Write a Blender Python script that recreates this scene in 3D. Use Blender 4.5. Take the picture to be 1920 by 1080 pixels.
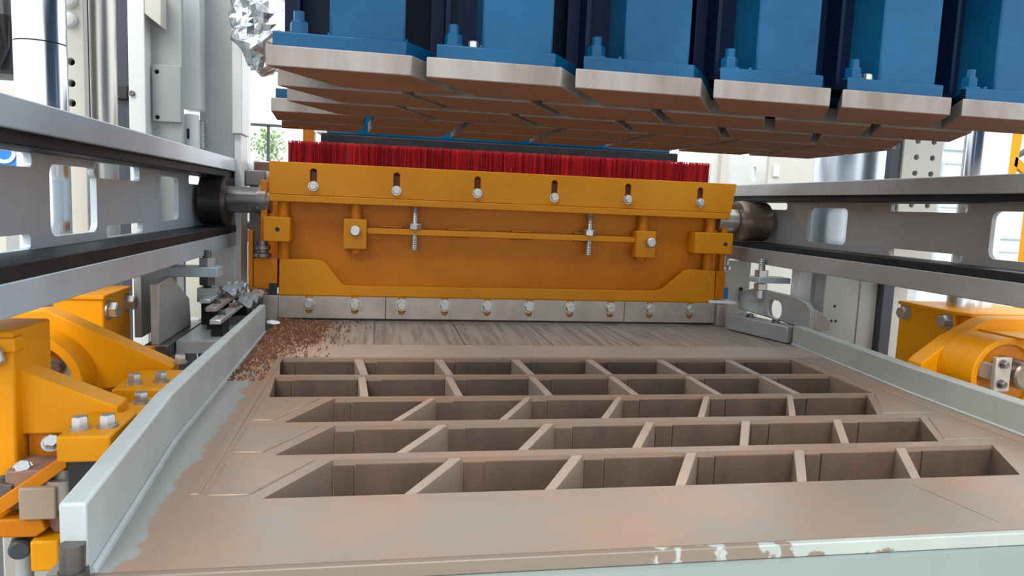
import bpy, bmesh, math, random
from mathutils import Vector, Matrix
random.seed(7)
C = bpy.context.scene
for o in list(bpy.data.objects): bpy.data.objects.remove(o)

# ------------------------------------------------------------------ camera, sky, sun, exposure
# Lengths below are in mould units: 1 unit = 0.35 m; the mould's top plate lies at 0.95 m above the floor.
S, TZ = 0.35, 0.95
def W(p): return Vector((S*p[0], S*p[1], S*p[2]+TZ))
FLOOR = -TZ/S

def make_camera():
    yaw, pit, rol, f = 0.184545058, -0.113929329, 0.0417770443, 1353.82179
    cy, sy, cp, sp = math.cos(yaw), math.sin(yaw), math.cos(pit), math.sin(pit)
    fw = Vector((sy*cp, cy*cp, sp)); r0 = Vector((cy, -sy, 0)); u0 = r0.cross(fw)
    r = r0*math.cos(rol)+u0*math.sin(rol); u = -r0*math.sin(rol)+u0*math.cos(rol)
    cd = bpy.data.cameras.new('camera'); co = bpy.data.objects.new('camera', cd); C.collection.objects.link(co)
    m = Matrix((r, u, -fw)).transposed().to_4x4(); m.translation = W((0, 0, 1)); co.matrix_world = m
    cd.sensor_width = 36; cd.lens = 36*f/1920; cd.clip_start = 0.01; cd.clip_end = 300
    C.camera = co
make_camera()
w = bpy.data.worlds.new('sky'); C.world = w; w.use_nodes = True
nt = w.node_tree; nt.nodes.clear()
out = nt.nodes.new('ShaderNodeOutputWorld'); bg = nt.nodes.new('ShaderNodeBackground')
tc = nt.nodes.new('ShaderNodeTexCoord'); sx = nt.nodes.new('ShaderNodeSeparateXYZ'); cr = nt.nodes.new('ShaderNodeValToRGB')
nt.links.new(tc.outputs['Generated'], sx.inputs[0]); nt.links.new(sx.outputs['Z'], cr.inputs[0])
cr.color_ramp.elements[0].position = 0.0; cr.color_ramp.elements[0].color = (0.97, 0.98, 1.0, 1)
cr.color_ramp.elements[1].position = 0.9; cr.color_ramp.elements[1].color = (0.76, 0.88, 1.0, 1)
nt.links.new(cr.outputs[0], bg.inputs[0]); bg.inputs[1].default_value = 1.75
nt.links.new(bg.outputs[0], out.inputs[0])
sd = bpy.data.lights.new('sun', 'SUN'); sd.energy = 2.6; sd.angle = math.radians(32); sd.color = (1, 0.95, 0.86)
so = bpy.data.objects.new('sun', sd); C.collection.objects.link(so)
so.rotation_euler = (math.radians(38), math.radians(-22), 0)
C.view_settings.view_transform = 'Standard'; C.view_settings.look = 'None'
C.view_settings.exposure = 0.22; C.view_settings.gamma = 1.0; C.view_settings.use_curve_mapping = False

# ------------------------------------------------------------------ materials
def mat(name, col, rough=.5, metal=0., col2=None, scale=8., amt=.5, bump=0., stretch=(1,1,1), spec=.5, coat=0., bscale=None, lo=.35, hi=.65):
    m = bpy.data.materials.new(name); m.use_nodes = True
    n = m.node_tree; b = n.nodes['Principled BSDF']
    b.inputs['Base Color'].default_value = (*col, 1); b.inputs['Roughness'].default_value = rough; b.inputs['Metallic'].default_value = metal
    b.inputs['Specular IOR Level'].default_value = spec; b.inputs['Coat Weight'].default_value = coat; b.inputs['Coat Roughness'].default_value = .12
    if col2 or bump:
        t = n.nodes.new('ShaderNodeTexCoord'); mp = n.nodes.new('ShaderNodeMapping'); mp.inputs['Scale'].default_value = stretch
        n.links.new(t.outputs['Object'], mp.inputs[0])
        no = n.nodes.new('ShaderNodeTexNoise'); no.inputs['Scale'].default_value = scale; no.inputs['Detail'].default_value = 6; no.inputs['Roughness'].default_value = .6
        n.links.new(mp.outputs[0], no.inputs['Vector'])
    if col2:
        r = n.nodes.new('ShaderNodeValToRGB'); r.color_ramp.elements[0].position = lo; r.color_ramp.elements[1].position = hi
        r.color_ramp.elements[0].color = (*col, 1)
        r.color_ramp.elements[1].color = (*[a*(1-amt)+c*amt for a, c in zip(col, col2)], 1)
        n.links.new(no.outputs['Fac'], r.inputs[0]); n.links.new(r.outputs[0], b.inputs['Base Color'])
    if bump:
        no2 = n.nodes.new('ShaderNodeTexNoise'); no2.inputs['Scale'].default_value = bscale or scale*4; no2.inputs['Detail'].default_value = 4
        n.links.new(mp.outputs[0], no2.inputs['Vector'])
        bu = n.nodes.new('ShaderNodeBump'); bu.inputs['Strength'].default_value = bump; bu.inputs['Distance'].default_value = .004
        n.links.new(no2.outputs['Fac'], bu.inputs['Height']); n.links.new(bu.outputs[0], b.inputs['Normal'])
    return m
M = {}
M['yellow'] = mat('yellow_paint', (.70,.285,.001), .45, col2=(.62,.225,.001), scale=5, amt=.8, bump=.05, spec=.2)
M['yellow_box'] = mat('feed_box_paint_less_lit', (.60,.232,.001), .42, col2=(.53,.185,.001), scale=5, amt=.8, bump=.05, spec=.25)  # clamp yellow darkened: weaker light on the feed box put into the colour
M['yellow_dull'] = mat('darker_yellow_paint', (.54,.185,.001), .42, col2=(.44,.12,.002), scale=4, amt=.8, bump=.06, spec=.2)  # darker yellow for set-back and lower parts
M['blue'] = mat('blue_gloss_paint', (.002,.042,.105), .14, col2=(.005,.075,.165), scale=5, amt=1, bump=.12, spec=.2)
M['blue_shade'] = mat('blue_paint_in_shade', (.0005,.006,.024), .5, spec=.12)  # press blue with the shade of its recesses put into the colour
M['blue_bright'] = mat('bright_blue_paint', (.01,.20,.62), .4)
M['mould'] = mat('dusty_mould_steel', (.40,.295,.22), .42, .05, col2=(.32,.25,.20), scale=9, amt=1, bump=.12, stretch=(1,.5,1))
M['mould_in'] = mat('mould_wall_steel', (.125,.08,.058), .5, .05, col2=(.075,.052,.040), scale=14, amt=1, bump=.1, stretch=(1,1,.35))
M['shoe'] = mat('worn_shoe_steel', (.255,.228,.212), .5, .1, col2=(.14,.115,.10), scale=16, amt=1, bump=.15, stretch=(1,1,.25))
M['rust'] = mat('rusty_shoe_face', (.27,.092,.036), .62, .05, col2=(.19,.082,.04), scale=9, amt=1, bump=.15, stretch=(.5,1,1))
M['rail'] = mat('grey_rail_paint_sky_tint', (.46,.55,.62), .33, .1, col2=(.38,.45,.50), scale=5, amt=1, bump=.05, coat=.2)  # blue sky reflection on the left rail put into the colour
M['rail_right'] = mat('darker_grey_rail_paint', (.32,.325,.315), .38, .1, col2=(.265,.262,.25), scale=5, amt=1, bump=.05, coat=.15)  # darker, more neutral grey than the left rail
M['strip'] = mat('dark_wear_steel', (.012,.014,.018), .5, .0, col2=(.024,.025,.028), scale=12, amt=1, spec=.15)
M['board'] = mat('pale_grey_board_paint', (.50,.56,.56), .42, col2=(.42,.45,.43), scale=6, amt=1, bump=.06)
M['board_right'] = mat('grey_board_paint', (.36,.385,.35), .45, col2=(.31,.33,.305), scale=5, amt=1, bump=.05)
M['frame_paint'] = mat('pale_green_grey_paint', (.25,.29,.268), .45, col2=(.22,.26,.242), scale=3, amt=1)
M['blade'] = mat('worn_blade_steel', (.46,.40,.34), .42, .45, col2=(.34,.30,.27), scale=12, amt=1, bump=.1)
M['steel'] = mat('zinc_bolt_steel', (.48,.475,.46), .36, .85)
M['steel_d'] = mat('oiled_shaft_steel', (.20,.185,.175), .35, .8, col2=(.12,.11,.105), scale=10, amt=1)
M['chrome'] = mat('polished_chrome', (.62,.655,.69), .2, 1.0)
M['black'] = mat('black_rubber', (.012,.012,.014), .5)
M['wheel_l'] = mat('black_wheel_steel', (.035,.032,.034), .35, .5, col2=(.07,.05,.045), scale=10, amt=1)
M['wheel_r'] = mat('bronzed_wheel_steel', (.30,.24,.18), .33, .7, col2=(.17,.12,.085), scale=8, amt=1)
M['white'] = mat('white_frame_paint', (.70,.72,.70), .4, col2=(.60,.63,.62), scale=4, amt=1)
M['grey'] = mat('grey_frame_paint', (.36,.375,.365), .42, col2=(.31,.325,.32), scale=4, amt=1)
M['cream'] = mat('cream_frame_paint', (.58,.56,.49), .45, col2=(.52,.50,.44), scale=3, amt=1)
M['navy'] = mat('dark_slate_and_gap', (.035,.042,.055), .45)  # slate paint, also drawn in place of dark gaps between frame parts
M['hole'] = mat('dark_hole_bore', (.02,.02,.02), .8)
M['concrete'] = mat('concrete_floor', (.30,.29,.265), .8, col2=(.24,.23,.21), scale=2.5, amt=1, bump=.1)
M['soil'] = mat('red_brown_soil', (.21,.085,.045), .95, col2=(.12,.05,.03), scale=60, amt=1)
M['soil2'] = mat('pale_soil_grain', (.42,.24,.13), .95)
M['paper'] = mat('white_paper', (.88,.90,.92), .6)
M['foil'] = mat('crumpled_silver_foil', (.72,.76,.78), .18, .95, bump=.5, scale=12, bscale=30)
M['leaf'] = mat('tree_leaf', (.30,.42,.22), .7, col2=(.45,.58,.34), scale=3, amt=1)
M['far'] = mat('pale_far_wall', (.62,.70,.72), .8, col2=(.5,.62,.68), scale=.4, amt=1)
M['pink'] = mat('rusted_bracket', (.28,.17,.12), .7, col2=(.2,.11,.08), scale=10, amt=1)
M['tan'] = mat('tan_primer', (.36,.27,.19), .5, col2=(.30,.22,.15), scale=6, amt=1)
M['white_plastic'] = mat('white_plastic', (.8,.82,.8), .35)
M['film'] = mat('shiny_film', (.75,.78,.80), .16, .6, bump=.4, scale=20, bscale=50)
def brush_mat():
    m = mat('red_bristle', (.40,.006,.012), .45)
    n = m.node_tree; b = n.nodes['Principled BSDF']
    t = n.nodes.new('ShaderNodeTexCoord'); mp = n.nodes.new('ShaderNodeMapping'); mp.inputs['Scale'].default_value = (1,1,.02)
    no = n.nodes.new('ShaderNodeTexNoise'); no.inputs['Scale'].default_value = 90; no.inputs['Detail'].default_value = 3
    r = n.nodes.new('ShaderNodeValToRGB'); r.color_ramp.elements[0].position = .38; r.color_ramp.elements[1].position = .66
    r.color_ramp.elements[0].color = (.26,.005,.012,1); r.color_ramp.elements[1].color = (.72,.03,.035,1)
    n.links.new(t.outputs['Object'], mp.inputs[0]); n.links.new(mp.outputs[0], no.inputs['Vector'])
    n.links.new(no.outputs['Fac'], r.inputs[0]); n.links.new(r.outputs[0], b.inputs['Base Color']); return m
M['bristle'] = brush_mat()
def edge_mix(name, col_a, col_b, axis, pos, soft, nscale, namt, rough=.45, base=None):
    """paint and dust meeting along an irregular border at coordinate pos (metres, object space)"""
    m = mat(name, col_a, rough, .1, col2=base or col_a, scale=9, amt=1, bump=.12)
    n = m.node_tree; b = n.nodes['Principled BSDF']
    src = b.inputs['Base Color'].links[0].from_socket
    t = n.nodes.new('ShaderNodeTexCoord'); s = n.nodes.new('ShaderNodeSeparateXYZ'); n.links.new(t.outputs['Object'], s.inputs[0])
    no = n.nodes.new('ShaderNodeTexNoise'); no.inputs['Scale'].default_value = nscale; no.inputs['Detail'].default_value = 8
    n.links.new(t.outputs['Object'], no.inputs['Vector'])
    ma = n.nodes.new('ShaderNodeMath'); ma.operation = 'MULTIPLY_ADD'; ma.inputs[1].default_value = namt
    n.links.new(no.outputs['Fac'], ma.inputs[0]); n.links.new(s.outputs[axis], ma.inputs[2])
    mr = n.nodes.new('ShaderNodeMapRange'); mr.inputs['From Min'].default_value = pos+namt/2-soft; mr.inputs['From Max'].default_value = pos+namt/2+soft
    n.links.new(ma.outputs[0], mr.inputs['Value'])
    mx = n.nodes.new('ShaderNodeMix'); mx.data_type = 'RGBA'
    n.links.new(mr.outputs[0], mx.inputs['Factor']); mx.inputs['A'].default_value = (*col_b, 1); n.links.new(src, mx.inputs['B'])
    n.links.new(mx.outputs['Result'], b.inputs['Base Color']); return m
M['top'] = edge_mix('mould_top_dust_over_paint', (.315,.195,.132), (.28,.285,.265), 'X', (-.665-1.1)*S, .003, 22, .07, .29, (.245,.20,.16))
M['lip'] = edge_mix('flaking_front_lip', (.42,.455,.42), (.215,.165,.13), 'X', (1.25-1.1)*S, .02, 30, 1.1, .5, (.36,.40,.37))

# ------------------------------------------------------------------ mesh helpers
class MB:
    def __init__(s): s.v = []; s.f = []; s.mi = []; s.m = 0
    def add(s, vs, fs):
        k = len(s.v); s.v += [tuple(p) for p in vs]
        for f in fs: s.f.append([k+i for i in f]); s.mi.append(s.m)
        return s
    def box(s, x0, x1, y0, y1, z0, z1):
        return s.hexa([(x0,y0),(x1,y0),(x1,y1),(x0,y1)], z0, z1)
    def hexa(s, q, z0, z1):                                   # vertical prism over an xy polygon (counter-clockwise)
        n = len(q)
        return s.add([(x,y,z0) for x,y in q]+[(x,y,z1) for x,y in q],
                     [list(range(n))[::-1], list(range(n,2*n))]+[[i,(i+1)%n,n+(i+1)%n,n+i] for i in range(n)])
    def prism(s, poly, axis, a, b):                           # polygon extruded along an axis
        n = len(poly)
        def P(u, v, t): return {'x':(t,u,v),'y':(u,t,v),'z':(u,v,t)}[axis]
        return s.add([P(u,v,a) for u,v in poly]+[P(u,v,b) for u,v in poly],
                     [list(range(n))[::-1], list(range(n,2*n))]+[[i,(i+1)%n,n+(i+1)%n,n+i] for i in range(n)])
    def lathe(s, p0, d, prof, n=20, a0=0.):                   # profile of (distance along d, radius)
        d = Vector(d).normalized(); p0 = Vector(p0)
        a = d.orthogonal().normalized(); b = d.cross(a)
        vs = []
        for t, r in prof:
            for i in range(n):
                an = a0+2*math.pi*i/n; vs.append(p0+d*t+(a*math.cos(an)+b*math.sin(an))*r)
        fs = [list(range(n))[::-1], list(range((len(prof)-1)*n, len(prof)*n))]
        for k in range(len(prof)-1):
            fs += [[k*n+i, k*n+(i+1)%n, (k+1)*n+(i+1)%n, (k+1)*n+i] for i in range(n)]
        return s.add(vs, fs)
    def cyl(s, p0, p1, r, n=20, c=0.):
        L = (Vector(p1)-Vector(p0)).length
        pr = [(0,r),(L,r)] if not c else [(0,r-c),(c,r),(L-c,r),(L,r-c)]
        return s.lathe(p0, Vector(p1)-Vector(p0), pr, n)
    def ring(s, p0, d, r0, r1, L, n=28):                      # tube with a bore
        d = Vector(d).normalized(); p0 = Vector(p0); a = d.orthogonal().normalized(); b = d.cross(a); vs = []
        for t, r in ((0,r0),(0,r1),(L,r1),(L,r0)):
            for i in range(n):
                an = 2*math.pi*i/n; vs.append(p0+d*t+(a*math.cos(an)+b*math.sin(an))*r)
        fs = []
        for k in range(4):
            fs += [[k*n+i, k*n+(i+1)%n, ((k+1)%4)*n+(i+1)%n, ((k+1)%4)*n+i] for i in range(n)]
        return s.add(vs, fs)
    def bolt(s, p, d, r, h, washer=True):                     # hexagon head, washer and chamfer
        d = Vector(d).normalized(); p = Vector(p)
        if washer: s.lathe(p, d, [(0,r*1.25),(h*.18,r*1.25)], 16)
        return s.lathe(p+d*h*(.18 if washer else 0), d, [(0,r),(h*.7,r),(h*.82,r*.85)], 6)
    def stud(s, p0, p1, r, n=12):
        L = (Vector(p1)-Vector(p0)).length; k = max(4, int(L/(r*.55))); pr = []
        for i in range(k): pr += [(L*i/k, r*.86), (L*(i+.5)/k, r)]
        pr.append((L, r*.86)); return s.lathe(p0, Vector(p1)-Vector(p0), pr, n)
    def tube(s, pts, r, n=10):
        pts = [Vector(p) for p in pts]; vs = []; m = len(pts)
        for i, p in enumerate(pts):
            d = (pts[min(i+1,m-1)]-pts[max(i-1,0)]).normalized(); a = d.cross(Vector((.31,.2,.93))).normalized(); b = d.cross(a)
            for j in range(n):
                an = 2*math.pi*j/n; vs.append(p+(a*math.cos(an)+b*math.sin(an))*r)
        fs = [list(range(n))[::-1], list(range((m-1)*n, m*n))]
        for k in range(m-1): fs += [[k*n+i,k*n+(i+1)%n,(k+1)*n+(i+1)%n,(k+1)*n+i] for i in range(n)]
        return s.add(vs, fs)
    def plate(s, outline, holes, axis, a, b):                 # flat plate with real holes
        bm = bmesh.new(); loops = []
        for lp in [outline]+holes:
            vs = [bm.verts.new((u,v,0)) for u,v in lp]
            for i in range(len(vs)): bm.edges.new((vs[i], vs[(i+1)%len(vs)]))
            loops.append(lp)
        bm.verts.index_update()
        bmesh.ops.triangle_fill(bm, use_beauty=True, edges=bm.edges[:], normal=(0,0,1))
        bm.verts.index_update(); pts = [(q.co.x,q.co.y) for q in bm.verts]; tri = [[q.index for q in f.verts] for f in bm.faces]; bm.free()
        def P(u, v, t): return {'x':(t,u,v),'y':(u,t,v),'z':(u,v,t)}[axis]
        n = len(pts); fs = [t[::-1] for t in tri]+[[i+n for i in t] for t in tri]; k = 0
        for lp in loops:
            m = len(lp); fs += [[k+i, k+(i+1)%m, n+k+(i+1)%m, n+k+i] for i in range(m)]; k += m
        return s.add([P(u,v,a) for u,v in pts]+[P(u,v,b) for u,v in pts], fs)
    def mesh(s, name, mats, org=(0,0,0)):
        me = bpy.data.meshes.new(name); o = W(org)
        me.from_pydata([W(p)-o for p in s.v], [], s.f)
        for m in (mats if isinstance(mats, (list,tuple)) else [mats]): me.materials.append(M[m] if isinstance(m, str) else m)
        for p, i in zip(me.polygons, s.mi): p.material_index = i; p.use_smooth = True
        bm = bmesh.new(); bm.from_mesh(me); bmesh.ops.recalc_face_normals(bm, faces=bm.faces); bm.to_mesh(me); bm.free()
        me.set_sharp_from_angle(angle=math.radians(34)); me.update(); return me
def rrect(x0, x1, y0, y1, r=.03, n=4):
    P = []
    for cx, cy, a in ((x1-r,y1-r,0),(x0+r,y1-r,90),(x0+r,y0+r,180),(x1-r,y0+r,270)):
        for i in range(n+1):
            t = math.radians(a+90*i/n); P.append((cx+r*math.cos(t), cy+r*math.sin(t)))
    return P
def circ(x, y, r, n=12): return [(x+r*math.cos(2*math.pi*i/n), y+r*math.sin(2*math.pi*i/n)) for i in range(n)]
ORG = {}
def link(o): C.collection.objects.link(o); return o
def props(o, label=None, cat=None, group=None, kind=None):
    if label: o['label'] = label
    if cat: o['category'] = cat
    if group: o['group'] = group
    if kind: o['kind'] = kind
    return o
def thing(name, label, cat, base, group=None):
    o = link(bpy.data.objects.new(name, None)); o.location = W(base); o.empty_display_size = .05
    o['org'] = 0; del o['org']; ORG[o.name] = tuple(base); return props(o, label, cat, group)
def part(name, mb, mats, parent=None, bevel=0., label=None, kind=None):
    org = ORG.get(parent.name, (0,0,0)) if parent else (0,0,0)
    o = link(bpy.data.objects.new(name, mb.mesh(name, mats, org)))
    if parent: o.parent = parent; ORG[o.name] = org
    if bevel:
        b = o.modifiers.new('bevel', 'BEVEL'); b.width = bevel*S; b.segments = 2; b.limit_method = 'ANGLE'; b.angle_limit = math.radians(40)
    return props(o, label, kind=kind)
def solo(name, mb, mats, label, cat, base, bevel=0., group=None, kind=None):   # a thing that is one mesh
    o = link(bpy.data.objects.new(name, mb.mesh(name, mats, base))); o.location = W(base); ORG[o.name] = tuple(base)
    if bevel:
        b = o.modifiers.new('bevel', 'BEVEL'); b.width = bevel*S; b.segments = 2; b.limit_method = 'ANGLE'; b.angle_limit = math.radians(40)
    return props(o, label, cat, group, kind)

# ------------------------------------------------------------------ setting
fl = part('floor', MB().box(-60, 90, -30, 120, FLOOR-.3, FLOOR), 'concrete'); fl['kind'] = 'structure'
wb = part('wall_back', MB().box(-40, 8, 30, 30.6, FLOOR, 2.65), 'far'); wb['kind'] = 'structure'

# ------------------------------------------------------------------ the mould with its 32 cells
ROWS = [  # y front, y back, front x of first cell, back x, pitch front, pitch back, width front, width back, count   (nearest row first)
    (2.403, 2.757, -.362, -.156, .4965, .4985, .456, .448, 6),
    (2.820, 3.186, -.381, -.174, .4965, .4975, .456, .450, 6),
    (3.244, 3.640, -.399, -.201, .4995, .5050, .462, .468, 6),
    (3.668, 4.100, -.523, -.552, .4875, .4935, .446, .450, 7),
    (4.140, 4.566, -.534, -.586, .4915, .5025, .448, .446, 7)]
def cell(r, k):
    yf, yb, xf, xb, pf, pb, wf, wbk, n = ROWS[r]
    return [(xf+k*pf, yf), (xf+k*pf+wf, yf), (xb+k*pb+wbk, yb), (xb+k*pb, yb)]
mould = thing('block_mould', 'brown-grey steel block mould with 32 open slanted cells between the side boards', 'mould', (1.1, 1.95, FLOOR))
DEP = -.52
slots = []
for r in range(5):
    c0, c1 = cell(r, 0), cell(r, ROWS[r][8]-1); slots.append([c0[0], c1[1], c1[2], c0[3]])
part('top_plate', MB().plate([(-.83,1.95),(3.30,1.95),(3.30,4.63),(-.83,4.63)], slots, 'z', DEP, 0), 'top', mould)
for r in range(5):
    n = ROWS[r][8]
    for k in range(n-1):
        a, b = cell(r, k), cell(r, k+1); e = .0015
        q = [(a[1][0], a[1][1]-e), (b[0][0], b[0][1]-e), (b[3][0], b[3][1]+e), (a[2][0], a[2][1]+e)]
        part('divider', MB().hexa(q, DEP+.02, -.004), 'mould', mould, .004)
    for k in range(n):                                           # liner on the far wall of each cell, in two plates with a seam
        c = cell(r, k); y = c[2][1]; xa, xb = c[3][0]+.004, c[2][0]-.004
        xs = xa+.16*(xb-xa)+.02*random.random()
        lm = MB().box(xa, xs-.004, y-.012, y-.001, DEP+.03, -.022-.006*random.random()).box(xs+.004, xb, y-.014, y-.001, DEP+.03, -.020)
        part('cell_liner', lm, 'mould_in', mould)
# infill plates left and right of the slanted rows
for r in range(3):
    c = cell(r, 0); d = cell(r, 5)
    part('infill_plate', MB().hexa([(-.545,c[0][1]+.03),(c[0][0]-.05,c[0][1]+.03),(c[3][0]-.07,c[3][1]-.01),(-.545,c[3][1]-.01)], -.01, .006), 'top', mould, .004)
    if r: part('infill_plate', MB().hexa([(d[1][0]+.05,d[1][1]+.02),(2.93,d[1][1]+.02),(2.93,d[2][1]-.01),(d[2][0]+.04,d[2][1]-.01)], -.01, .005), 'top', mould, .004)
part('edge_bar', MB().box(-.605,-.57,2.45,4.62,-.01,.005), 'top', mould, .004)
part('edge_bar', MB().box(2.96,2.995,2.45,4.62,-.01,.006), 'top', mould, .004)
part('rear_plate', MB().box(-.80,3.28,4.634,5.02,-.10,.001), 'mould', mould, .004)
part('front_lip', MB().box(-.83,3.6,1.925,1.95,-.045,-.001), 'lip', mould, .004)
for a, b in (((2.03,2.345),(2.09,2.0)),):
    d = Vector((b[0]-a[0], b[1]-a[1])).normalized()*.0009; part('scratch', MB().hexa([(a[0]-d.y,a[1]+d.x),(b[0]-d.y,b[1]+d.x),(b[0]+d.y,b[1]-d.x),(a[0]+d.y,a[1]-d.x)], -.003, .0006), 'steel_d', mould)
part('front_beam', MB().box(-.83,4.3,1.90,1.935,-.55,-.046), 'frame_paint', mould)
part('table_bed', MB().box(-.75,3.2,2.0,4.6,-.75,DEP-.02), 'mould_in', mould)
part('table_base', MB().box(-.6,3.0,2.2,6.6,FLOOR,-.75), 'grey', mould)
# streaked rear table: plates side by side behind the mould
M['table'] = mat('streaked_table_steel', (.36,.295,.235), .36, .15, col2=(.20,.155,.12), scale=30, amt=1, bump=.08, stretch=(2.2,.12,1), lo=.4, hi=.62)
rt = thing('feed_table', 'streaked grey steel table plates between mould and yellow feed box', 'table', (1.1, 5.03, -.75))
xs = [-.80,-.02,.62,1.27,1.93,2.58,3.30]
for a, b in zip(xs[:-1], xs[1:]):
    part('table_plate', MB().box(a+.004, b-.004, 5.03, 6.27, -.020, -.002-.002*random.random()), 'table', rt, .004)
part('bed', MB().box(-.78, 3.28, 5.05, 6.26, -.75, -.021), 'grey', rt)

# side boards
lb = thing('side_board', 'long pale blue-grey steel board along the left edge of the mould', 'board', (-.83, 1.95, 0))
part('board', MB().hexa([(-.788,1.93),(-.722,1.93),(-.795,3.0),(-.812,5.5),(-.855,5.5),(-.862,3.0)], .0, .2), 'board', lb, .008)
part('weld_bead', MB().tube([(-.722+.004,1.95,.004),(-.79,3.0,.004),(-.806,5.45,.004)], .012, 6), 'board', lb)
part('end_rod', MB().cyl((-.75,1.915,.10),(-.758,1.91,-.14), .030, 12).cyl((-.75,1.915,.03),(-.75,1.915,.0),.036,12), 'steel_d', lb, label='dark rod down the near end')
rb = thing('side_board', 'long plain grey steel board along the right edge of the mould', 'board', (3.2, 2, 0))
part('board', MB().hexa([(3.035,1.93),(3.115,1.93),(3.165,3.6),(3.30,5.13),(3.225,5.13),(3.085,3.65)], -.02, .152), 'board_right', rb, .008)
part('foot_seam', MB().tube([(3.03,1.95,.004),(3.08,3.65,.004),(3.22,5.12,.004)], .010, 6), 'board_right', rb)
gb = thing('guide_bar', 'grey slotted guide bar from right board back to the blade end', 'bar', (3.1, 5.4, 0))
q = [(3.19,5.15),(3.345,5.19),(3.155,5.84),(3.00,5.80)]
part('bar', MB().hexa(q, .004, .135), 'rail_right', gb, .008)
for t in (.25,.72):
    c = Vector((3.255,5.22,0)).lerp(Vector((3.085,5.80,0)), t)
    part('bolt', MB().bolt((c.x,c.y,.135),(0,0,1),.03,.03), 'steel_d', gb)
part('slot', MB().box(3.164,3.172,5.27,5.30,.05,.10), 'hole', gb)

# ------------------------------------------------------------------ the press head with 32 tamper shoes
ZB, ZS, ZF = 1.399, 1.464, 1.512
ph = thing('press_head', 'blue press head carrying 32 rust-faced tamper shoes above the mould', 'press', (1.1, 3.4, ZB))
for r in range(5):
    for k in range(ROWS[r][8]):
        c = cell(r, k); e = .003
        q = [(c[0][0]+e,c[0][1]+e),(c[1][0]-e,c[1][1]+e),(c[2][0]-e,c[2][1]-e),(c[3][0]+e,c[3][1]-e)]
        if r < 3 and k < 6:                                      # small front-right chamfer seen at each shoe
            pass
        mb = MB().hexa(q, ZB, ZS); mb.mi[0] = 1
        sh = part('tamper_shoe', mb, ['shoe','rust'], ph, .004)
        x0, x1, y0, y1 = c[0][0], c[1][0], c[0][1], c[2][1]
        dx = c[3][0]-c[0][0]
        xl = x0+(.020 if k == 0 else .036)
        fq = [(xl,y0+.03),(x1-.022,y0+.03),(x1-.006,y0+.05),(x1-.006+dx*.9,y1-.03),(xl+dx*.9,y1-.03)]
        part('flange', MB().hexa(fq, ZS+.001, ZF), 'blue', sh, .004)
        st = MB().box(x1-.265, x1-.022, y0+.07, y1-.02, ZF, 2.25)
        st.box(x1-.275, x1-.012, y0+.10, y0+.125, ZF, ZF+.025)
        part('stem', st, 'blue', sh, .008)
        if r < 2:
            part('web_plate', MB().box(x0+.03, x1-.26, y1-.10, y1-.07, ZF, 2.25).box(x0+.075, x0+.09, y0+.16, y1-.1, ZF, 2.25), 'blue_shade', sh)  # web plates coloured as dark as their shaded recess
            bx = x0+.096
            part('bolt', MB().bolt((bx,y0+.085,ZF),(0,0,1),.030,.045).cyl((bx,y0+.085,ZF+.04),(bx,y0+.085,ZF+.075),.018,10), 'blue', sh)
            if k in (1,4): part('plug', MB().cyl((x0+.165,y0+.10,ZF),(x0+.165,y0+.10,ZF+.032),.018,10,.004), 'steel', sh)
part('head_plate', MB().box(-.50,3.02,2.40,4.62,2.25,2.40), 'blue', ph, .01)
part('riser', MB().box(.3,2.2,2.9,4.1,2.40,2.75), 'blue', ph, .01)
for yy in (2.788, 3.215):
    part('gap_shade_plate', MB().box(-.30,2.72,yy-.012,yy+.012,ZF,2.25), 'blue_shade', ph)  # dark plates added to blacken the gaps between the stems
cb = thing('crosshead', 'blue crosshead beam joining press head to chrome guide columns above', 'beam', (1.1, 3.7, 2.76))
part('beam', MB().box(-2.1,4.3,3.4,4.6,2.76,3.2), 'blue', cb, .02)
for x in (-1.77,3.98): part('sleeve', MB().ring((x,4.3,2.55),(0,0,1),.125 if x<0 else .143,.22,.21), 'blue', cb)

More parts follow.
